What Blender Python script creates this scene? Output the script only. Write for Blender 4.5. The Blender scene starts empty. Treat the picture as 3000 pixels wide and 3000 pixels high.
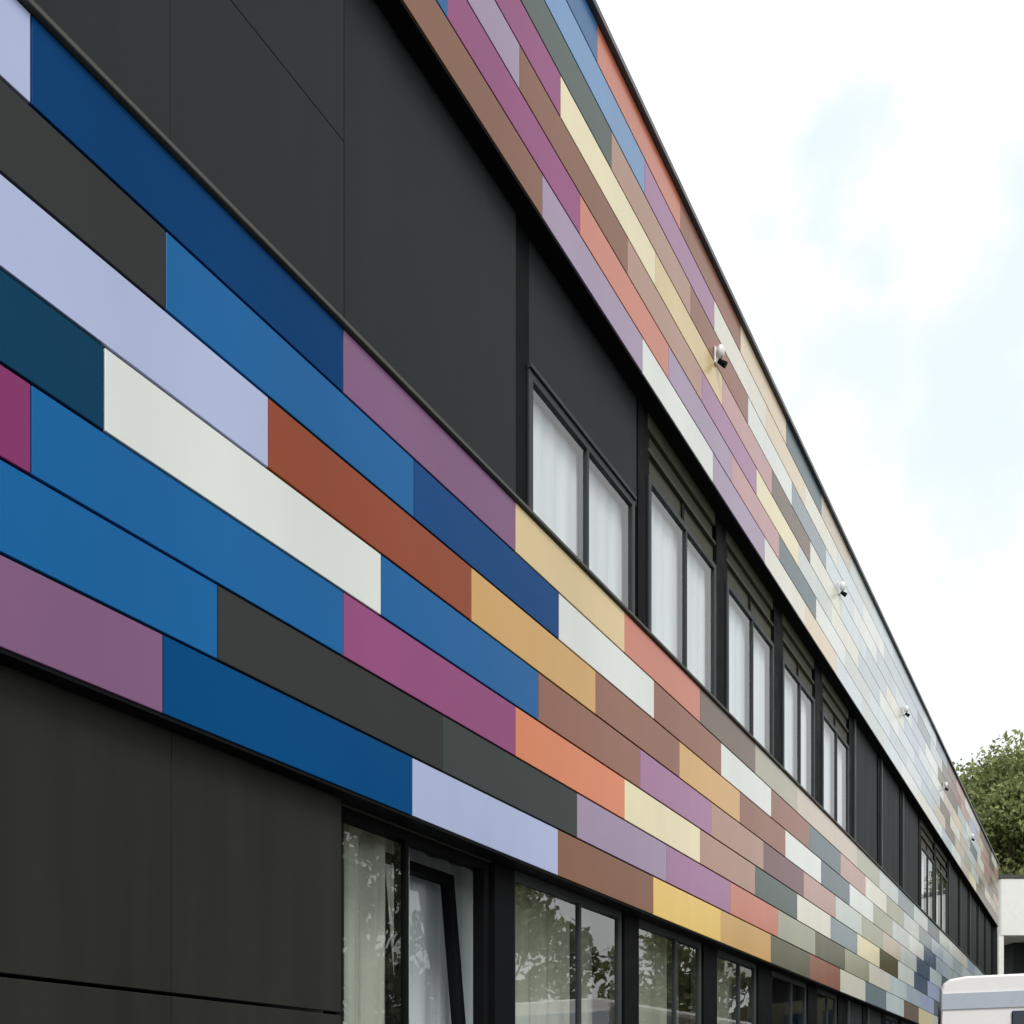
import bpy, math, random
from mathutils import Vector, Matrix
import numpy as np

# ------------------------------------------------------------------ basics
scn = bpy.context.scene
COL = scn.collection
R = math.radians
F = 3000.0; VX, VY = 3256.0, 3230.0          # focal length and vanishing point of the facade, in photo pixels
TH = math.atan((VX-1500)/F); ST, CT = math.sin(TH), math.cos(TH)
K = 3.0; D = K*CT; EYE = 1.6                 # camera stands D metres off the facade, eye at 1.6 m

# ------------------------------------------------------------------ camera
cd = bpy.data.cameras.new('camera'); cam = bpy.data.objects.new('camera', cd); COL.objects.link(cam)
cam.location = (D, 0, EYE); cam.rotation_euler = (R(90), 0, TH)
cd.sensor_width = 36; cd.lens = 36; cd.shift_y = (VY-1500)/3000; cd.clip_end = 3000; cd.clip_start = .05
scn.camera = cam

# ------------------------------------------------------------------ world
SUN_EL, SUN_AZ = R(46), R(140)                # azimuth measured from +Y towards +X
w = bpy.data.worlds.new('World'); scn.world = w; w.use_nodes = True
nt = w.node_tree; N = nt.nodes; L = nt.links; N.clear()
out = N.new('ShaderNodeOutputWorld')
bg1 = N.new('ShaderNodeBackground'); bg2 = N.new('ShaderNodeBackground'); mix = N.new('ShaderNodeMixShader')
sky = N.new('ShaderNodeTexSky'); sky.sky_type = 'NISHITA'; sky.sun_disc = False
sky.sun_elevation = SUN_EL; sky.sun_rotation = SUN_AZ; sky.air_density = 1.0; sky.dust_density = 1.0
tn = N.new('ShaderNodeMix'); tn.data_type = 'RGBA'; tn.blend_type = 'MULTIPLY'; tn.inputs[0].default_value = 1; tn.inputs[7].default_value = (.8, 1.25, 1.2, 1)
L.new(sky.outputs[0], tn.inputs[6]); L.new(tn.outputs[2], bg1.inputs[0]); bg1.inputs[1].default_value = .15
bg2.inputs[0].default_value = (1, 1, 1, 1); bg2.inputs[1].default_value = 1.15
tc = N.new('ShaderNodeTexCoord')
nz = N.new('ShaderNodeTexNoise'); nz.inputs['Scale'].default_value = 4.5; nz.inputs['Detail'].default_value = 7
nz.inputs['Roughness'].default_value = .55; nz.inputs['Distortion'].default_value = .25
mp = N.new('ShaderNodeMapping'); mp.inputs['Location'].default_value = (.7, .2, .35); mp.inputs['Scale'].default_value = (1, 1, 1.6)
L.new(tc.outputs['Generated'], mp.inputs[0]); L.new(mp.outputs[0], nz.inputs['Vector'])
rp = N.new('ShaderNodeValToRGB'); rp.color_ramp.elements[0].position = .40; rp.color_ramp.elements[0].color = (.88, .88, .88, 1)
rp.color_ramp.elements[1].position = .56; rp.color_ramp.elements[1].color = (1, 1, 1, 1)
rp.color_ramp.elements[0].position = .36; rp.color_ramp.elements[1].position = .46
L.new(nz.outputs[0], rp.inputs[0])
# undersides of the clouds a touch greyer
nz2 = N.new('ShaderNodeTexNoise'); nz2.inputs['Scale'].default_value = 9; nz2.inputs['Detail'].default_value = 5
L.new(mp.outputs[0], nz2.inputs['Vector'])
rp2 = N.new('ShaderNodeValToRGB'); rp2.color_ramp.elements[0].position = .35; rp2.color_ramp.elements[0].color = (.985, .985, .985, 1)
rp2.color_ramp.elements[1].position = .6; rp2.color_ramp.elements[1].color = (1, 1, 1, 1)
L.new(nz2.outputs[0], rp2.inputs[0])
# thin places in the cloud where pale blue shows
last = rp.outputs[0]
dz = N.new('ShaderNodeTexNoise'); dz.inputs['Scale'].default_value = 7; dz.inputs['Detail'].default_value = 6
L.new(tc.outputs['Generated'], dz.inputs['Vector'])
off = N.new('ShaderNodeVectorMath'); off.operation = 'MULTIPLY_ADD'; off.inputs[1].default_value = (.3, .3, .3)
L.new(dz.outputs['Color'], off.inputs[0]); L.new(tc.outputs['Generated'], off.inputs[2])
for (px_, py_, rad_, dep_) in ((2540, 560, .075, .28), (2250, 700, .05, .2), (2450, 1120, .13, .25), (2860, 1200, .15, .3), (2990, 950, .1, .3), (2700, 330, .04, .1)):
    a_, e_ = (px_-1500)/F, (VY-py_)/F
    d_ = Vector((-ST+a_*CT, CT+a_*ST, e_)).normalized()+Vector((.15, .15, .15))
    ds = N.new('ShaderNodeVectorMath'); ds.operation = 'DISTANCE'; ds.inputs[1].default_value = d_; L.new(off.outputs[0], ds.inputs[0])
    mr = N.new('ShaderNodeMapRange'); mr.interpolation_type = 'SMOOTHSTEP'; mr.inputs[1].default_value = rad_*.15; mr.inputs[2].default_value = rad_
    mr.inputs[3].default_value = 1-dep_; mr.inputs[4].default_value = 1
    L.new(ds.outputs['Value'], mr.inputs[0])
    mm = N.new('ShaderNodeMath'); mm.operation = 'MINIMUM'; L.new(last, mm.inputs[0]); L.new(mr.outputs[0], mm.inputs[1]); last = mm.outputs[0]
vr = N.new('ShaderNodeMapRange'); vr.inputs[1].default_value = .72; vr.inputs[2].default_value = 1.0; L.new(last, vr.inputs[0])
veil = N.new('ShaderNodeMix'); veil.data_type = 'RGBA'; veil.inputs[6].default_value = (.77, .855, .91, 1); L.new(vr.outputs[0], veil.inputs[0])
L.new(rp2.outputs[0], veil.inputs[7]); L.new(veil.outputs[2], bg2.inputs[0]); mix.inputs[0].default_value = .97
L.new(bg1.outputs[0], mix.inputs[1]); L.new(bg2.outputs[0], mix.inputs[2]); L.new(mix.outputs[0], out.inputs[0])

# ------------------------------------------------------------------ sun (thin bright cloud: soft)
sd = bpy.data.lights.new('sun', 'SUN'); sd.energy = 1.9; sd.angle = R(20); sd.color = (1, .97, .92)
so = bpy.data.objects.new('sun', sd); COL.objects.link(so)
sv = Vector((math.sin(SUN_AZ)*math.cos(SUN_EL), math.cos(SUN_AZ)*math.cos(SUN_EL), math.sin(SUN_EL)))
so.rotation_euler = sv.to_track_quat('Z', 'Y').to_euler()
vs = scn.view_settings; vs.view_transform = 'Standard'; vs.look = 'None'; vs.exposure = 0.0; vs.gamma = 1.0

# ------------------------------------------------------------------ helpers
def lin(c):
    return tuple(((v/255)/12.92 if v/255 <= .04045 else ((v/255+.055)/1.055)**2.4) for v in c)

def mat(name, col, rough=.5, spec=.5, var=.06, nscale=6.0, bump=0.0, bscale=60.0, metal=0.0, stretch=(1, 1, 1), rvar=.08):
    m = bpy.data.materials.new(name); m.use_nodes = True
    t = m.node_tree; n = t.nodes; l = t.links
    p = n['Principled BSDF']; p.inputs['Metallic'].default_value = metal
    p.inputs['Specular IOR Level'].default_value = spec
    c = n.new('ShaderNodeTexCoord'); q = n.new('ShaderNodeMapping'); q.inputs['Scale'].default_value = stretch
    l.new(c.outputs['Object'], q.inputs[0])
    z = n.new('ShaderNodeTexNoise'); z.inputs['Scale'].default_value = nscale; z.inputs['Detail'].default_value = 6
    l.new(q.outputs[0], z.inputs['Vector'])
    r = n.new('ShaderNodeMapRange'); r.inputs[1].default_value = .3; r.inputs[2].default_value = .7
    r.inputs[3].default_value = 1-var; r.inputs[4].default_value = 1+var
    l.new(z.outputs[0], r.inputs[0])
    h = n.new('ShaderNodeHueSaturation'); h.inputs['Color'].default_value = (*col, 1)
    l.new(r.outputs[0], h.inputs['Value']); l.new(h.outputs[0], p.inputs['Base Color'])
    r2 = n.new('ShaderNodeMapRange'); r2.inputs[1].default_value = .3; r2.inputs[2].default_value = .7
    r2.inputs[3].default_value = max(.02, rough-rvar); r2.inputs[4].default_value = rough+rvar
    l.new(z.outputs[0], r2.inputs[0]); l.new(r2.outputs[0], p.inputs['Roughness'])
    if bump:
        z2 = n.new('ShaderNodeTexNoise'); z2.inputs['Scale'].default_value = bscale; z2.inputs['Detail'].default_value = 3
        l.new(c.outputs['Object'], z2.inputs['Vector'])
        b = n.new('ShaderNodeBump'); b.inputs['Strength'].default_value = bump; b.inputs['Distance'].default_value = .01
        l.new(z2.outputs[0], b.inputs['Height']); l.new(b.outputs[0], p.inputs['Normal'])
    return m

def glass_mat(name, tint=(.93, .95, .95), ior=2.1):
    m = bpy.data.materials.new(name); m.use_nodes = True
    t = m.node_tree; n = t.nodes; l = t.links; n.clear()
    o = n.new('ShaderNodeOutputMaterial'); mx = n.new('ShaderNodeMixShader')
    tr = n.new('ShaderNodeBsdfTransparent'); tr.inputs[0].default_value = (*tint, 1)
    gl = n.new('ShaderNodeBsdfGlossy'); gl.inputs['Roughness'].default_value = .01
    fr = n.new('ShaderNodeFresnel'); ge = n.new('ShaderNodeNewGeometry')
    im = n.new('ShaderNodeMapRange'); im.inputs[3].default_value = ior; im.inputs[4].default_value = 1/ior   # a thin pane mirrors alike from both sides
    l.new(ge.outputs['Backfacing'], im.inputs[0]); l.new(im.outputs[0], fr.inputs[0])
    z = n.new('ShaderNodeTexNoise'); z.inputs['Scale'].default_value = 1.6
    c = n.new('ShaderNodeTexCoord'); l.new(c.outputs['Object'], z.inputs['Vector'])
    b = n.new('ShaderNodeBump'); b.inputs['Strength'].default_value = .045; b.inputs['Distance'].default_value = .02
    l.new(z.outputs[0], b.inputs['Height']); l.new(b.outputs[0], gl.inputs['Normal'])
    l.new(fr.outputs[0], mx.inputs[0]); l.new(tr.outputs[0], mx.inputs[1]); l.new(gl.outputs[0], mx.inputs[2])
    l.new(mx.outputs[0], o.inputs[0])
    return m

class MB:
    """collects boxes, quads and tubes; build() links them as ONE mesh object"""
    def __init__(s): s.v = []; s.f = []; s.m = []
    def quad(s, a, b, c, d, mi=0):
        i = len(s.v); s.v += [a, b, c, d]; s.f.append((i, i+1, i+2, i+3)); s.m.append(mi)
    def box(s, x0, x1, y0, y1, z0, z1, mi=0, M=None, ch=0.0):
        i = len(s.v)
        p = [Vector((x, y, z)) for z in (z0, z1) for y in (y0, y1) for x in (x0, x1)]
        if M is not None: p = [M @ q for q in p]
        s.v += [tuple(q) for q in p]
        for f in ((0, 2, 3, 1), (4, 5, 7, 6), (0, 1, 5, 4), (2, 6, 7, 3), (0, 4, 6, 2), (1, 3, 7, 5)):
            s.f.append(tuple(i+k for k in f)); s.m.append(mi)
    def tube(s, a, b, r0, r1, n=12, mi=0, caps=True):
        a = Vector(a); b = Vector(b); d = (b-a).normalized(); q = d.to_track_quat('Z', 'Y')
        i = len(s.v)
        for (c, r) in ((a, r0), (b, r1)):
            for k in range(n):
                t = 2*math.pi*k/n; s.v.append(tuple(c + q @ Vector((r*math.cos(t), r*math.sin(t), 0))))
        for k in range(n):
            s.f.append((i+k, i+(k+1) % n, i+n+(k+1) % n, i+n+k)); s.m.append(mi)
        if caps:
            s.f.append(tuple(i+n-1-k for k in range(n))); s.m.append(mi)
            s.f.append(tuple(i+n+k for k in range(n))); s.m.append(mi)
    def prism(s, prof, y0, y1, ax='y', mi=0):
        """closed profile of (u,w) pairs in the plane across the axis"""
        i = len(s.v); n = len(prof)
        for y in (y0, y1):
            for (u, w_) in prof: s.v.append((u, y, w_) if ax == 'y' else (y, u, w_))
        for k in range(n): s.f.append((i+k, i+(k+1) % n, i+n+(k+1) % n, i+n+k)); s.m.append(mi)
        s.f.append(tuple(i+n-1-k for k in range(n))); s.m.append(mi)
        s.f.append(tuple(i+n+k for k in range(n))); s.m.append(mi)
    def build(s, name, mats, parent=None, smooth=False, bevel=0.0):
        me = bpy.data.meshes.new(name); me.from_pydata([tuple(v) for v in s.v], [], s.f)
        if not isinstance(mats, (list, tuple)): mats = [mats]
        for m in mats: me.materials.append(m)
        for p, k in zip(me.polygons, s.m): p.material_index = k
        if smooth: me.polygons.foreach_set('use_smooth', [True]*len(me.polygons))
        me.update()
        import bmesh
        bm = bmesh.new(); bm.from_mesh(me); bmesh.ops.recalc_face_normals(bm, faces=bm.faces)
        if bevel:
            bmesh.ops.bevel(bm, geom=[e for e in bm.edges], offset=bevel, segments=1, affect='EDGES', clamp_overlap=True)
        bm.to_mesh(me); bm.free()
        o = bpy.data.objects.new(name, me); COL.objects.link(o)
        if parent: o.parent = parent
        return o

def empty(name, loc=(0, 0, 0), rz=0):
    o = bpy.data.objects.new(name, None); COL.objects.link(o); o.location = loc; o.rotation_euler = (0, 0, rz)
    o.empty_display_size = .2
    return o
def tag(o, label=None, cat=None, group=None, kind=None):
    if label: o['label'] = label
    if cat: o['category'] = cat
    if group: o['group'] = group
    if kind: o['kind'] = kind
    return o
def copy_tree(o, parent=None):
    c = o.copy(); COL.objects.link(c)
    if parent: c.parent = parent
    for ch in list(o.children): copy_tree(ch, c)
    return c

# facade coordinates from photo measurements: distance along the wall, height
def S(x, r=0.0):
    dep = F*(D+r)/(CT*(VX-x)); return (dep-(D+r)*ST)/CT
def SU(u, r=0.0): return S(VX-1.0/u, r)
def ZS(slope, r=0.0): return EYE + slope*(D+r)/CT
def pix(s_, z_, r=0.0):
    dep = s_*CT + (D+r)*ST
    lat = s_*ST - (D+r)*CT
    return 1500+F*lat/dep, VY-F*(z_-EYE)/dep
def world_at(x, dep, z=0.0):
    lat = (x-1500)/F*dep
    return Vector((D - dep*ST + lat*CT, dep*CT + lat*ST, z))

# ------------------------------------------------------------------ materials
G = .94                                        # how bright a white wall stands in this light
def paint(name, c, rough=.22):
    a = lin(c); k_ = min(1/G, .84/max(a)); a = tuple(max(.002, v*k_-.008) for v in a)
    return mat(name, a, rough=rough, var=.08, nscale=1.3, bump=.04, bscale=220, stretch=(1, 1, .35), spec=(.02 if sum(c) < 250 else .08 if sum(c) < 390 else .32), rvar=.015)
PAL = {
 'lavender': (170, 181, 214), 'navy blue': (0, 66, 114), 'royal blue': (0, 76, 126), 'mauve': (128, 93, 127),
 'tan': (212, 188, 138), 'coral': (194, 112, 86), 'taupe': (118, 104, 94), 'greige': (160, 158, 138),
 'beige': (190, 176, 158), 'sage': (158, 160, 138), 'dark grey': (62, 63, 63), 'mid blue': (28, 98, 156),
 'denim blue': (38, 78, 130), 'white': (216, 220, 215), 'brown': (146, 104, 88), 'slate': (98, 114, 118),
 'pink': (172, 134, 122), 'pale grey': (190, 198, 194), 'rust': (145, 74, 50), 'ochre': (203, 158, 88),
 'dark teal': (30, 66, 92), 'purple': (152, 100, 142), 'light brown': (165, 124, 102), 'plum brown': (118, 88, 90),
 'plum': (130, 58, 104), 'magenta': (146, 78, 124), 'orange': (212, 122, 76), 'cream': (226, 216, 176),
 'grey green': (84, 96, 92), 'blue grey': (118, 134, 142), 'dark olive': (86, 82, 60), 'olive grey': (102, 102, 86),
 'lilac': (150, 130, 158), 'yellow': (228, 190, 95), 'chestnut': (134, 95, 76), 'steel blue': (74, 112, 155),
 'sky blue': (90, 138, 186), 'charcoal': (70, 76, 75), 'off white': (216, 214, 200), 'rose': (180, 134, 134),
 'pale blue': (172, 186, 200), 'ice': (196, 208, 212), 'slate blue': (84, 98, 118), 'silver': (178, 190, 194), 'peach': (214, 196, 168)}
PM = {k: paint('paint_'+k.replace(' ', '_'), v) for k, v in PAL.items()}
M_dark = mat('dark_panel', (.030, .0335, .036), rough=.6, spec=.05, var=.16, nscale=1.4, bump=.05, bscale=150, stretch=(1, 4.5, .3))
M_warm = mat('dark_panel_warm', (.0275, .0275, .0245), rough=.6, spec=.05, var=.16, nscale=1.4, bump=.05, bscale=150, stretch=(1, 4.5, .3))
M_black = mat('black_frame', (.008, .0085, .0095), rough=.6, var=.1, spec=.03)
M_frame = mat('grey_frame', (.045, .050, .052), rough=.5, var=.08, spec=.1)
M_backing = mat('backing', (.012, .012, .012), rough=.8)
M_sill = mat('sill_metal', (.075, .075, .068), rough=.5, var=.1, spec=.2)
M_olive = mat('olive_trim_and_reflection', (.062, .062, .042), rough=.6, var=.1, spec=.1)  # ground-floor head trim, and the painted reflection over the upper windows
M_coping = mat('coping', (.04, .042, .045), rough=.35, var=.1)
M_roof = mat('roof_felt', (.09, .09, .09), rough=.9, var=.2)
M_room = mat('room_plaster', (.45, .45, .42), rough=.9)
M_blind = mat('white_blind', (.82, .87, .90), rough=.8, var=.06, nscale=2, stretch=(1, 2, .4))
M_curtain = mat('curtain_cloth', (.55, .57, .49), rough=.9, var=.12, nscale=5, stretch=(3, 3, .3))
M_glass = glass_mat('window_glass'); M_glass_low = glass_mat('coated_window_glass', tint=(.86, .89, .85), ior=3.0)
M_pole = mat('white_plastic', (.8, .8, .8), rough=.3)
M_asphalt = mat('asphalt', (.05, .05, .052), rough=.85, var=.25, nscale=3, bump=.3, bscale=90)
M_paving = mat('concrete_paving', (.26, .25, .235), rough=.85, var=.12, nscale=4, bump=.2, bscale=60)
M_kerb = mat('kerb_stone', (.34, .33, .31), rough=.8, var=.12)

# ------------------------------------------------------------------ ground
Send = SU(.00302)
g = MB(); g.quad((-900, -900, 0), (900, -900, 0), (900, 900, 0), (-900, 900, 0))
tag(g.build('ground', mat('ground_mat', (.10, .10, .08), rough=.95, var=.3, nscale=.4)), kind='structure')
g = MB(); g.quad((1.3, -60, .004), (40, -60, .004), (40, 120, .004), (1.3, 120, .004))
tag(g.build('parking_lot', M_asphalt), kind='structure')
g = MB(); g.box(0.02, 1.15, -30, Send+4, 0, .12)
tag(g.build('pavement', M_paving), kind='structure')
g = MB()
y = -30.0
while y < Send+4: g.box(1.155, 1.29, y, y+.99, 0, .13); y += 1.0
tag(g.build('kerb', M_kerb, bevel=.008), kind='structure')

# ------------------------------------------------------------------ the long building
bld = empty('building', (0, 0, 0))
tag(bld, 'long two-storey building with rows of multicoloured cladding panels and dark window strips', 'building')
S0 = -8.0                                      # facade carries on out of the frame behind the camera's left
zB, zT, zU, zR = ZS(.409), ZS(1.009), ZS(1.555), ZS(2.10)
W0 = .10                                       # window strips sit this far behind the cladding
BX = -11.0

# cladding: (row heights, first joint, colours from the panel before that joint onwards)
m_ = .0001285
LOW = [
 (.000316, 'lavender|navy blue|mauve|tan|coral|taupe|greige|beige|beige|sage|pale grey|blue grey|pale grey|slate'),
 (.000361, 'dark grey|mid blue|denim blue|white|brown|white|brown|slate|pink|off white|sage|pale grey|blue grey|pale blue'),
 (.000405, 'lavender|rust|ochre|brown|ochre|brown|white|slate|white|sage|pale grey|white|slate blue|pale blue'),
 (.000339, 'dark teal|white|mid blue|brown|purple|light brown|plum brown|pink|pale grey|sage|beige|pale grey|slate blue|ice'),
 (.000316, 'plum|mid blue|magenta|orange|cream|light brown|grey green|off white|blue grey|cream|dark olive|white|slate blue|lavender'),
 (.000382, 'mid blue|dark grey|charcoal|lilac|purple|coral|sage|olive grey|sage|off white|ice|pale blue|lavender|slate'),
 (.000360, 'mauve|royal blue|lavender|chestnut|yellow|ochre|olive grey|brown|off white|blue grey|ice|taupe|cream|off white')]
UPP = [
 (.000664, 'steel blue|coral|brown|peach|slate|beige|pale grey|ice|silver|pale blue|ice|blue grey|taupe|pink'),
 (.000603, 'sky blue|sky blue|purple|off white|peach|off white|ice|white|silver|pale blue|blue grey|silver|taupe|brown|pink'),
 (.000683, 'grey green|light brown|brown|white|blue grey|ice|white|silver|ice|pale blue|white|taupe|olive grey'),
 (.000620, 'magenta|cream|tan|rose|taupe|off white|ice|silver|off white|pale blue|ice|white|beige|peach'),
 (.000577, 'lilac|chestnut|light brown|purple|cream|pale grey|off white|silver|white|ice|pale blue|silver|taupe|off white|beige'),
 (.000514, 'mid blue|magenta|coral|lilac|rose|slate|white|pale grey|ice|silver|ice|pale blue|beige|taupe|beige|sage'),
 (.000600, 'chestnut|lilac|white|lilac|off white|peach|ice|pale grey|ice|white|off white|white|pale blue|white|beige|cream')]
rnd = random.Random(7)
FAR = ['pale blue', 'ice', 'white', 'silver', 'blue grey', 'pale grey', 'off white', 'lavender', 'pale grey', 'slate']
FARU = ['taupe', 'beige', 'pink', 'sage', 'tan', 'off white', 'light brown', 'olive grey']
NEAR = ['mid blue', 'navy blue', 'dark grey', 'lavender', 'mauve', 'white', 'rust', 'dark teal', 'plum', 'magenta']
panels = []
def rows(defs, ztop, zbot, upper):
    n = len(defs); hh = (ztop-zbot)/n
    for i, (u0, cs) in enumerate(defs):
        cs = cs.split('|'); z1 = ztop-i*hh; z0 = z1-hh
        k = -1; right = SU(u0); left = right
        seq = []
        lft = SU(u0-m_) if u0-m_ > 0 else None
        step = SU(u0+m_)-SU(u0)
        s_right = SU(u0)
        for c in cs:
            seq.append((s_right-step, s_right, c)); s_right += step
        while s_right-step < Send:
            seq.append((s_right-step, s_right, rnd.choice(FARU if (upper and s_right > Send*.86) else FAR))); s_right += step
        s_left = SU(u0)-step
        while s_left > S0:
            seq.append((s_left-step, s_left, rnd.choice(NEAR))); s_left -= step
        for (a, b, c) in seq:
            a = max(a, S0); b = min(b, Send)
            if b-a > .02: panels.append((a, b, z0, z1, c))
rows(LOW, zT, zB, False); rows(UPP, zR, zU, True)
def vis_area(p):
    a, b, z0, z1, c = p
    if b*CT + D*ST < .3: return 0
    a = max(a, -1.0)
    x0, x1 = pix(a, z0)[0], pix(b, z0)[0]
    y = [pix(a, z0)[1], pix(a, z1)[1], pix(b, z0)[1], pix(b, z1)[1]]
    cx0, cx1 = max(0, x0), min(3000, x1)
    if cx1 <= cx0: return 0
    ar = 0
    for t in range(8):
        x = cx0+(cx1-cx0)*(t+.5)/8
        s_ = S(x); ya, yb = pix(s_, z1)[1], pix(s_, z0)[1]
        ar += max(0, min(3000, yb)-max(0, ya))*(cx1-cx0)/8
    return ar
panels.sort(key=vis_area, reverse=True)
GAP = .010
def panel_box(mb, p, mi=0):
    a, b, z0, z1, c = p
    mb.box(-.012, 0, a+.0022, b-.0022, z0+GAP/2, z1-GAP/2, mi)
for i, p in enumerate(panels[:100]):
    mb = MB(); panel_box(mb, p); o = mb.build('cladding_panel', PM[p[4]], bld, bevel=.0015)
    o['label'] = p[4]+' cladding panel'
names = list(PM); mb = MB()
for p in panels[100:]: panel_box(mb, p, names.index(p[4]))
o = mb.build('cladding_panel', [PM[k] for k in names], bld); o['kind'] = 'stuff'

# cladding backing boards, with closed undersides and tops
b = MB(); b.box(-.0, -.0, 0, 0, 0, 0) if False else None
b.box(-.30, -.014, S0, Send, zB+.004, zT-.004); b.build('cladding_backing', M_backing, bld)
b = MB(); b.box(-.30, -.014, S0, Send, zU+.004, zR-.004); b.build('cladding_backing', M_backing, bld)
# trims: bottom profile of each band, sill on the lower band, roof coping
b = MB(); b.box(-.30, -.004, S0, Send, zB-.009, zB+.001); b.build('base_trim', M_black, bld)
b = MB(); b.box(-.30, -.004, S0, Send, zU-.009, zU+.001); b.build('base_trim', M_black, bld)
b = MB(); b.box(-.34, .018, S0, Send, zT+.002, zT+.022); b.build('window_sill', M_sill, bld, bevel=.003)
b = MB(); b.box(-.34, .030, S0-.02, Send+.02, zR+.002, zR+.045); b.build('roof_coping', M_coping, bld, bevel=.004)
# body of the building: roof, floor slabs, end and rear walls
b = MB(); b.box(BX, -.345, S0, Send, zR-.25, zR-.02); b.build('roof', M_roof, bld)
b = MB(); b.box(BX, -.302, S0, Send, zB+.35, zT-.6); b.build('floor_slab', M_room, bld)
b = MB()
b.box(BX, -.02, Send-.25, Send-.002, 0, zR-.26); b.build('end_wall', M_dark, bld)
b = MB(); b.box(BX, -.02, S0+.002, S0+.25, 0, zR-.26); b.build('end_wall', M_dark, bld)
b = MB(); b.box(BX-.2, BX-.002, S0, Send, 0, zR); b.build('rear_wall', M_dark, bld)
b = MB(); b.box(-4.6, -4.5, S0+.3, Send-.3, 0, zB+.34); b.box(-4.6, -4.5, S0+.3, Send-.3, zT-.59, zR-.26); b.build('corridor_wall', M_room, bld)

# -------- dark infill panels
def dark_panel(x0, x1, z0, z1, r=W0, right_is_s=False, m=M_dark):
    b = MB(); s0, s1 = (x0, x1) if right_is_s else (S(x0, r), S(x1, r))
    b.box(-r-.02, -r, s0+.0008, s1-.0008, z0, z1); return b.build('dark_panel', m, bld, bevel=.002)
def post(x0, x1, z0, z1, r=W0+.012):
    b = MB(); b.box(-r-.12, -r, S(x0, r), S(x1, r), z0, z1); return b.build('post', M_black, bld)
# a dark lining behind the strips (closes gaps)
def backing(s0, s1, z0, z1, r):
    b = MB(); b.box(-r-.03, -r, s0, s1, z0, z1); return b.build('wall_lining', M_backing, bld)

def window(s0, s1, z0, z1, r, mull=(.5,), head=None, blind=True, fw=.045, split=None, tilt=None, blind_col=None, name='window'):
    """aluminium frame with panes; r is the depth of the frame's outer face"""
    b = MB(); dp = .07
    b.box(-r-dp, -r, s0, s0+fw, z0, z1); b.box(-r-dp, -r, s1-fw, s1, z0, z1)
    b.box(-r-dp, -r, s0+fw, s1-fw, z0, z0+fw); b.box(-r-dp, -r, s0+fw, s1-fw, z1-fw, z1)
    cuts = [s0+fw]
    for t in mull:
        c = s0+(s1-s0)*t; b.box(-r-dp, -r, c-.012, c+.012, z0+fw, z1-fw); cuts += [c-.012, c+.012]
    cuts.append(s1-fw)
    fr = b.build(name, M_frame if r < .13 else M_black, bld, bevel=.003)
    for k in range(0, len(cuts), 2):
        if tilt is not None and k//2 == tilt: continue
        g_ = MB(); y0, y1 = cuts[k], cuts[k+1]
        g_.quad((-r-.016, y0, z0+fw), (-r-.016, y1, z0+fw), (-r-.016, y1, z1-fw), (-r-.016, y0, z1-fw))
        g_.build('pane', M_glass if (z0 > 3 or tilt is not None) else M_glass_low, fr)
    if blind:
        g_ = MB(); nn = int((s1-s0)/.02); rr = random.Random(int(s0*100)); ph = 0
        prev = None
        for q in range(nn+1):
            y = s0-.05+(s1-s0+.12)*q/nn; ph += rr.uniform(.5, 1.1)
            x = -r-.080-.004*math.sin(ph)
            if prev: g_.quad((prev[0], prev[1], z0+.01), (x, y, z0+.01), (x, y, z1-.01), (prev[0], prev[1], z1-.01))
            prev = (x, y)
        g_.build('blind', blind_col or M_blind, fr)
    return fr, cuts

# -------- upper strip
Hs = zT-.05; He = zU+.003
ub = [(1512, 1550), (1870, 1902), (2099, 2131), (2268, 2295), (2388, 2411), (2488, 2503), (2572, 2582), (2637, 2645), (2692, 2699)]
for u in (.001938, .002093, .002248, .0024, .00256, .00271, .00287, .00302):
    x = VX-1/u; ub.append((x-2.5, x+2.5))
for (a, c) in ub[:-1]: post(a, c, Hs, He)
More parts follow.
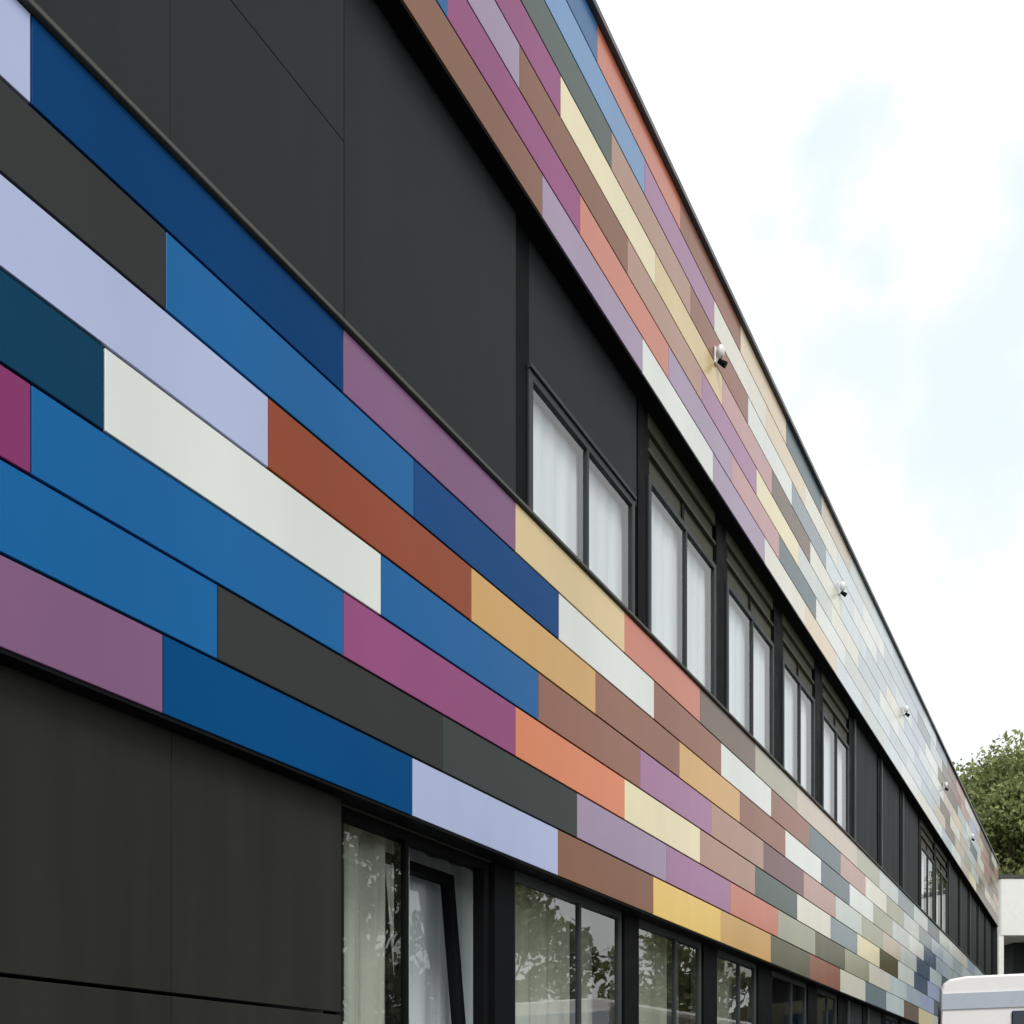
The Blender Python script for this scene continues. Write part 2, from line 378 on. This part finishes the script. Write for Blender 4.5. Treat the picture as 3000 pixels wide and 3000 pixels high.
# left of the first windows: panels with visible joints
zj = ZS(1.252, W0-.03)
sl = S(1008, W0-.03); sj = S(500, W0-.03); wl = sl-sj
r_ = W0-.03; y = sl
lefts = [sl]
while y > S0: y -= wl; lefts.append(y)
for q in range(len(lefts)-1):
    a, c = max(lefts[q+1], S0+.26), lefts[q]
    if c-a < .1: continue
    dark_panel(a, c, Hs, zj-.001, r_, True); dark_panel(a, c, zj+.001, He, r_, True)
dark_panel(1009, 1512, Hs, He)
upper_solid = {5, 6, 7, 10, 11, 12, 13, 14, 15}
for i in range(len(ub)-1):
    a, c = S(ub[i][1], W0), S(ub[i+1][0], W0)
    if i in upper_solid:
        f_ = .09
        b = MB(); b.box(-W0-.03, -W0+.006, a, a+f_, Hs, He); b.build('frame_strip', M_frame, bld, bevel=.003)
        dark_panel(a+f_+.004, c, Hs, He, W0+.015, True)
    elif i == 0:
        zh = ZS(1.262, W0)
        s0 = S(1551, W0); s1 = S(1861, W0)
        window(s0, s1, Hs, zh, W0, mull=((S(1724, W0)-s0)/(s1-s0),))
        dark_panel(s0, c+.02, zh+.004, He, W0+.02, True)
        b = MB(); b.box(-W0-.02, -W0+.012, s0, s1, zh+.004, zh+.03); b.build('head_trim', M_frame, bld, bevel=.003)
    else:
        zh = ZS(1.36, W0); tt = .52
        window(a, c, Hs, zh, W0, mull=(tt,))
        # opaque olive profiles carry the soffit's reflection in the upper glass as colour
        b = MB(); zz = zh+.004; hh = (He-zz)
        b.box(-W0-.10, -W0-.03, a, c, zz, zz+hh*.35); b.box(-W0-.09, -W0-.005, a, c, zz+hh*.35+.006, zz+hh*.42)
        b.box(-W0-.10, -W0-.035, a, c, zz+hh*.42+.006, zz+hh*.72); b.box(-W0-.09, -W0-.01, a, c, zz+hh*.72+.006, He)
        b.build('olive_trim_and_reflection', M_olive, bld, bevel=.003)
        b = MB(); b.box(-W0-.028, -W0-.018, (a+c)/2-.02, (a+c)/2+.02, zz, zz+hh*.35); b.build('mullion_cover', M_black, bld)
backing(S0+.26, S(1550, .3), Hs, He, .28)

# -------- ground floor
zg0, zg1 = .12, zB-.010
gb = [(1450, 1508), (1830, 1872), (2062, 2101), (2222, 2262), (2368, 2394), (2456, 2484), (2528, 2542), (2585, 2595), (2634, 2642), (2680, 2687)]
for u in (.0019, .00205, .0022, .00235, .0025, .00265, .0028, .00302):
    x = VX-1/u; gb.append((x-2.5, x+2.5))
for (a, c) in gb[:-1]: post(a, c, zg0, zg1)
zgj = ZS(.115, W0-.03); zsill = .95
sl = S(1001, r_); sj = S(503, r_); wl = sl-sj; y = sl; lefts = [sl]
while y > S0: y -= wl; lefts.append(y)
for q in range(len(lefts)-1):
    a, c = max(lefts[q+1], S0+.26), lefts[q]
    if c-a < .1: continue
    dark_panel(a, c, zg0, zgj-.006, r_, True, M_warm); dark_panel(a, c, zgj+.006, zg1, r_, True, M_warm)
backing(S0+.26, S(995, .3), zg0, zg1, .28)
gsolid = {5, 6, 9, 10, 11, 12, 13}
bays = [(S(1004, W0), S(1450, W0), 'tilt')]+[(S(gb[i][1], W0), S(gb[i+1][0], W0), 'solid' if i in gsolid else 'win') for i in range(len(gb)-1)]
zgh = ZS(.392, W0)
for i, (a, c, kind) in enumerate(bays):
    if kind == 'solid':
        b = MB(); b.box(-W0-.03, -W0+.006, a, a+.09, zg0, zg1); b.build('frame_strip', M_frame, bld, bevel=.003)
        dark_panel(a+.094, c, zg0, zg1, W0+.015, True); continue
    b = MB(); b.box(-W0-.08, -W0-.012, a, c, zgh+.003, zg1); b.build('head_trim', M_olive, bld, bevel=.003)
    dark_panel(a, c, zg0, zsill-.04, W0+.01, True)
    b = MB(); b.box(-W0-.06, -.02, a+.003, c-.003, zsill-.036, zsill-.004); b.build('window_sill', M_sill, bld, bevel=.003)
    if kind == 'tilt':
        mt = (S(1213, W0)-a)/(c-a)
        fr, cuts = window(a, c, zsill, zgh, W0+.035, mull=(mt,), blind=False, tilt=1)
        # bottom-hung sash leaning into the room
        y0, y1 = cuts[2]+.004, cuts[3]-.004; zz0, zz1 = zsill+.05, zgh-.05; H = zz1-zz0
        ang = math.atan(.17/H)
        Mx = Matrix.Translation((-W0-.045, 0, zz0)) @ Matrix.Rotation(-ang, 4, 'Y')
        sb = MB(); t = .048
        sb.box(-.06, 0, y0, y0+t, 0, H, M=Mx); sb.box(-.06, 0, y1-t, y1, 0, H, M=Mx)
        sb.box(-.06, 0, y0+t, y1-t, 0, t, M=Mx); sb.box(-.06, 0, y0+t, y1-t, H-t, H, M=Mx)
        sb.build('tilted_sash', M_black, fr, bevel=.003)
        gp = MB(); P = [Mx @ Vector(v) for v in ((-.03, y0+t, t), (-.03, y1-t, t), (-.03, y1-t, H-t), (-.03, y0+t, H-t))]
        gp.quad(*[tuple(v) for v in P]); gp.build('pane', M_glass, fr)
    else:
        window(a, c, zsill, zgh, W0+.02, mull=(.58,), blind=False)

# -------- curtains inside the ground-floor windows
def curtain(s0, s1, z0, z1, x, label, m=M_curtain, amp=.03, seed=1):
    mb = MB(); rr = random.Random(seed); n = int((s1-s0)/.015); ph = 0; prev = None
    for q in range(n+1):
        y = s0+(s1-s0)*q/n; ph += rr.uniform(.2, .7); xx = x+amp*math.sin(ph)
        if prev:
            mb.quad((prev[0], prev[1], z0), (xx, y, z0), (xx, y, z1), (prev[0], prev[1], z1))
            mb.quad((prev[0]-.003, prev[1], z0), (prev[0]-.003, prev[1], z1), (xx-.003, y, z1), (xx-.003, y, z0))
        prev = (xx, y)
    o = mb.build('curtain', m, None, smooth=True); tag(o, label, 'curtain', 'curtains behind the ground-floor windows'); return o
curtain(S(1004, .3), S(1128, .3)+.15, .3, zgh+.05, -.30, 'grey-green pleated curtain behind the fixed pane left of the tilted sash', seed=3)
curtain(S(1150, .44), S(1450, .44)+.3, .3, zgh+.05, -.44, 'pale curtain hanging behind the window sash that is tilted inwards', M_blind, .015, seed=5)

M_drape = mat('drape_cloth', (.66, .68, .60), rough=.9, var=.15, nscale=4, stretch=(3, 3, .3))
for q_, lab in ((1, 'dull green curtain behind the window directly right of the tilted sash'), (2, 'dull green curtain behind the third ground-floor window from the left'), (3, 'dull green curtain behind the fourth ground-floor window from the left')):
    a_, c_, _k = bays[q_]; curtain(a_+.30, c_+.10, .3, zgh+.05, -.36, lab, M_drape, .02, seed=20+q_)

# ------------------------------------------------------------------ lamps on the upper cladding
def wall_lamp():
    r0 = empty('wall_lamp')
    b = MB(); b.box(0.001, .016, -.03, .03, -.035, .09); b.build('mounting_plate', M_pole, r0, bevel=.004)
    b = MB(); b.tube((.025, .01, -.005), (.075, .03, -.045), .016, .024, 16); b.build('lamp_cowl', M_black, r0)
    import bmesh
    me = bpy.data.meshes.new('lamp_head'); bm = bmesh.new()
    bmesh.ops.create_uvsphere(bm, u_segments=20, v_segments=12, radius=.04)
    bmesh.ops.scale(bm, vec=(.75, .95, 1.25), verts=bm.verts); bmesh.ops.translate(bm, vec=(.045, 0, .05), verts=bm.verts)
    for f in bm.faces: f.smooth = True
    bm.to_mesh(me); bm.free(); me.materials.append(M_pole)
    h = bpy.data.objects.new('lamp_head', me); COL.objects.link(h); h.parent = r0
    return r0
lamp0 = None
ords = ['nearest and largest white lamp on the upper cladding, beside a cream panel',
        'second nearest white lamp on the upper cladding',
        'middle one of the five white lamps on the upper cladding',
        'fourth white lamp along the upper cladding, second from the far end',
        'farthest and smallest white lamp on the upper cladding, below the tree']
for i in range(5):
    o = wall_lamp() if i == 0 else copy_tree(lamp0)
    if i == 0: lamp0 = o
    o.location = (0, SU(.000861+.00039*i), ZS(1.872))
    tag(o, ords[i], 'wall lamp', 'white lamps on the upper cladding')

# ------------------------------------------------------------------ white minibus
M_van = mat('van_paint', (.88, .88, .88), rough=.22, var=.02)
M_stripe = mat('van_stripe', (.46, .52, .60), rough=.3, var=.03)
M_vglass = mat('van_glass', (.012, .022, .045), rough=.06, var=.05)
M_tyre = mat('tyre', (.02, .02, .02), rough=.8); M_hub = mat('hub', (.4, .4, .42), rough=.35, metal=.8)
M_red = mat('red_lens', (.4, .02, .02), rough=.2); M_lens = mat('clear_lens', (.7, .72, .75), rough=.1)
def minibus(P, rz, Ln=5.6, Hh=2.62, Wd=2.0):
    """local x = length (rear at 0), y = width (near side at 0, body towards +y), z up"""
    v = empty('minibus', P, rz)
    prof = [(0, .42), (.0, 1.15), (.0, 1.9), (.012, 2.35), (.012, 2.54), (.03, 2.585), (.075, 2.62), (.2, 2.64), (1.0, 2.64)]
    prof = prof+[(Wd-a, z) for a, z in reversed(prof[:-1])]
    xs = [(0, 0.992, 0), (.02, 1, 0), (Ln-1.25, 1, 0), (Ln-.75, .86, .45), (Ln-.45, .60, .9), (Ln-.05, .46, 1.3), (Ln, .40, 1.4)]
    mb = MB(); n = len(prof); base = 0
    for (x, hs, _) in xs:
        for (a, z) in prof: mb.v.append((x, a+(0.012 if x in (0, Ln) and a < 1 else (-.012 if x in (0, Ln) and a > 1 else 0)), .42+(z-.42)*hs))
    for k in range(len(xs)-1):
        for q in range(n):
            q2 = (q+1) % n; mb.f.append((k*n+q, k*n+q2, (k+1)*n+q2, (k+1)*n+q)); mb.m.append(0)
    mb.f.append(tuple(range(n))); mb.m.append(0); mb.f.append(tuple((len(xs)-1)*n+q for q in range(n))); mb.m.append(0)
    mb.build('body', M_van, v)
    v.children[-1].data.materials[0] = M_van
    def side(y, s):                               # stripes and windows on one side
        b = MB(); b.quad((.06, y(2.02), 2.02), (Ln-1.3, y(2.02), 2.02), (Ln-1.3, y(2.30), 2.30), (.06, y(2.30), 2.30)) 
        b.quad((.06, y(2.30), 2.30), (Ln-1.3, y(2.30), 2.30), (Ln-1.3, y(2.44), 2.44), (.06, y(2.44), 2.44)) ; b.build('stripe', M_stripe, v)
        for (a, c) in ((.80, 1.75), (1.85, 2.85), (2.95, 3.85)):
            b = MB(); b.quad((a, y(1.25), 1.25), (c, y(1.25), 1.25), (c, y(2.19), 2.19), (a, y(2.19), 2.19)); b.build('side_window', M_vglass, v)
            v.children[-1].location.y = s*.012
        b = MB(); b.quad((4.0, y(1.2), 1.2), (5.0, y(1.2), 1.2), (4.62, y(1.85), 1.85), (4.0, y(1.85), 1.85)); o = b.build('cab_window', M_vglass, v); o.location.y = s*.02
    def yn(z):
        pr = [(0, .42), (.0, 1.15), (.0, 1.9), (.012, 2.35), (.012, 2.54)]
        for (a0, z0), (a1, z1) in zip(pr, pr[1:]):
            if z <= z1: return a0+(a1-a0)*(z-z0)/(z1-z0)-.012
        return .2
    side(yn, -1); side(lambda z: Wd-yn(z), 1)
    b = MB(); b.quad((Ln-.72, .25, 2.18), (Ln-.72, Wd-.25, 2.18), (Ln-.46, Wd-.2, 1.72), (Ln-.46, .2, 1.72)); b.build('windscreen', M_vglass, v).location = (.03, 0, .03)
    b = MB(); b.box(-.02, .0, .54, Wd-.54, 1.35, 2.34); b.build('rear_window', M_vglass, v, bevel=.008)
    b = MB(); b.box(-.012, .0, .02, Wd-.02, 2.37, 2.50); b.build('stripe', M_stripe, v)
    b = MB(); b.box(-.004, .0, Wd/2-.004, Wd/2+.004, .65, 1.34); b.build('door_gap', M_tyre, v)
    for y in (.03, Wd-.13):
        b = MB(); b.box(-.02, .01, y, y+.10, .95, 1.3); b.build('tail_light', M_red, v)
        b = MB(); b.box(Ln-.03, Ln+.02, y+.05, y+.25, .8, 1.0); b.build('headlight', M_lens, v)
    b = MB(); b.box(Ln-.02, Ln+.09, .02, Wd-.02, .38, .62); b.build('bumper', M_tyre, v, bevel=.02)
    b = MB(); b.box(-.09, .02, .02, Wd-.02, .38, .62); b.build('bumper', M_tyre, v, bevel=.02)
    for x in (.95, Ln-.95):
        for y in (-.01, Wd-.21):
            b = MB(); b.tube((x, y, .34), (x, y+.22, .34), .34, .34, 28); wv = b.build('wheel', M_tyre, v, bevel=.015)
            b = MB(); b.tube((x, y-.01, .34), (x, y+.23, .34), .2, .2, 20); b.build('hub_cap', M_hub, wv)
    tag(v, 'white minibus with a pale blue-grey roof stripe parked in front of the facade', 'minibus')
    return v
Pv = world_at(2757, 8.5)
minibus((Pv.x+1.98, Pv.y+.17, 0), R(90+5))

# ------------------------------------------------------------------ white neighbouring building at the far end
def far_building():
    o0 = world_at(2932, 34); e = empty('neighbouring_building', o0, TH)
    Mw = mat('white_render', (.78, .78, .75), rough=.8, var=.04); Mb = mat('brown_cladding', (.10, .095, .06), rough=.7)
    d2 = MB(); d2.box(0, 15, 0, 9, 7.13, 9.05); d2.build('upper_storey', Mw, e, bevel=.03)
    d2 = MB(); d2.box(-.03, 15.03, -.04, 9.04, 9.055, 9.16); d2.build('roof_coping', M_sill, e)
    d2 = MB(); d2.box(1.1, 15, 1.4, 9, 0, 7.12); d2.build('lower_wall', M_dark, e)
    d2 = MB(); d2.box(.55, 14.8, .5, 1.38, 0, 5.9); d2.build('cladding', Mb, e)
    for k in range(6):
        d2 = MB(); x = 1.0+2.3*k; d2.box(x, x+1.5, .46, .497, 3.7, 5.4); wn = d2.build('window', M_frame, e)
        d2 = MB(); d2.box(x+.07, x+1.43, .43, .457, 3.77, 5.33); d2.build('pane', M_vglass, wn)
    d2 = MB(); d2.box(-.06, .10, .0, .16, 0, 7.12); d2.build('column', Mw, e)
    d2 = MB(); d2.box(14.8, 14.96, .0, .16, 0, 7.12); d2.build('column', Mw, e)
    tag(e, 'flat-roofed white building beyond the end of the colourful facade', 'building')
far_building()

# ------------------------------------------------------------------ trees
def leaf_mat(name, c, v=.35):
    m = bpy.data.materials.new(name); m.use_nodes = True; t = m.node_tree; n = t.nodes; l = t.links
    p = n['Principled BSDF']; p.inputs['Roughness'].default_value = .6; p.inputs['Specular IOR Level'].default_value = .3
    ge = n.new('ShaderNodeNewGeometry'); r = n.new('ShaderNodeMapRange'); r.inputs[3].default_value = 1-v; r.inputs[4].default_value = 1+v
    h = n.new('ShaderNodeHueSaturation'); h.inputs['Color'].default_value = (*c, 1)
    l.new(ge.outputs['Random Per Island'], r.inputs[0]); l.new(r.outputs[0], h.inputs['Value'])
    tr = n.new('ShaderNodeBsdfTranslucent'); mx = n.new('ShaderNodeMixShader'); mx.inputs[0].default_value = .3
    l.new(h.outputs[0], p.inputs['Base Color']); l.new(h.outputs[0], tr.inputs[0])
    o = n['Material Output']; l.new(p.outputs[0], mx.inputs[1]); l.new(tr.outputs[0], mx.inputs[2]); l.new(mx.outputs[0], o.inputs[0])
    return m
M_leaf = leaf_mat('leaf_green', (.25, .29, .115)); M_leaf2 = leaf_mat('leaf_olive', (.22, .24, .10))
M_bark = mat('bark', (.09, .07, .05), rough=.9, var=.3, nscale=8)
def tree(P, h, cr, cz, rz, nb, nl, leaf, label, lm, seed, group):
    rg = np.random.default_rng(seed); e = empty('tree', P)
    t = MB(); t.tube((0, 0, 0), (0, 0, cz*.55), h*.022, h*.016, 12, caps=False); t.tube((0, 0, cz*.55), (.1, 0, cz+rz*.4), h*.016, h*.005, 10, caps=False)
    # clumps spread through the crown
    cl = []
    while len(cl) < nb:
        v = rg.uniform(-1, 1, 3)
        rr_ = np.linalg.norm(v)
        if rr_ > 1 or rr_ < .35: continue
        if v[2] < -.75: continue
        cl.append((v[0]*cr, v[1]*cr, cz+v[2]*rz, rg.uniform(.16, .30)*cr))
    for c in cl[::3]:
        z0 = cz*.5+.25*(c[2]-cz*.5); t.tube((0, 0, z0), (c[0], c[1], c[2]), h*.006, h*.0015, 6, caps=False)
    t.build('trunk', M_bark, e)
    cc = np.array([c[:3] for c in cl]); rr = np.array([c[3] for c in cl])
    idx = rg.integers(0, nb, nl)
    d = rg.normal(size=(nl, 3)); d /= np.linalg.norm(d, axis=1)[:, None]
    rad = rr[idx]*rg.uniform(.35, 1.12, nl)
    c = cc[idx]+d*rad[:, None]*np.array([1, 1, .85])
    a = rg.normal(size=(nl, 3)); a /= np.linalg.norm(a, axis=1)[:, None]
    nrm = d+.7*rg.normal(size=(nl, 3)); b_ = np.cross(a, nrm); b_ /= np.linalg.norm(b_, axis=1)[:, None]
    sz = leaf*rg.uniform(.6, 1.4, nl)[:, None]
    v = np.empty((nl, 4, 3)); v[:, 0] = c-a*sz; v[:, 1] = c+b_*sz*.55; v[:, 2] = c+a*sz; v[:, 3] = c-b_*sz*.55
    me = bpy.data.meshes.new('crown'); me.vertices.add(nl*4); me.vertices.foreach_set('co', v.reshape(-1))
    me.loops.add(nl*4); me.loops.foreach_set('vertex_index', np.arange(nl*4, dtype=np.int32))
    me.polygons.add(nl); me.polygons.foreach_set('loop_start', np.arange(0, nl*4, 4, dtype=np.int32))
    me.polygons.foreach_set('loop_total', np.full(nl, 4, dtype=np.int32)); me.update(); me.validate()
    me.materials.append(lm); o = bpy.data.objects.new('crown', me); COL.objects.link(o); o.parent = e
    tag(e, label, 'tree', group); return e
tree(world_at(3020, 46), 17.6, 4.6, 12.4, 4.7, 170, 70000, .12, 'big leafy green tree rising behind the white building', M_leaf, 11, 'trees beyond the buildings')
tree(world_at(2880, 50), 17.0, 4.2, 12.6, 4.6, 150, 60000, .12, 'slightly lower green tree half hidden by the end of the roofline', M_leaf, 12, 'trees beyond the buildings')
# trees across the parking lot (seen only as reflections in the ground-floor windows)
for i, (x, y, h) in enumerate(((13, 20, 9.5), (15.5, 30, 10), (13.5, 41, 9.5), (16, 55, 11), (14, 72, 12))):
    tree((x, y, 0), h, h*.34, h*.62, h*.40, 60, 8000, .15, ['nearest', 'second nearest', 'middle', 'second farthest', 'farthest'][i]+' of the five trees across the parking lot', M_leaf2, 30+i, 'trees across the parking lot')
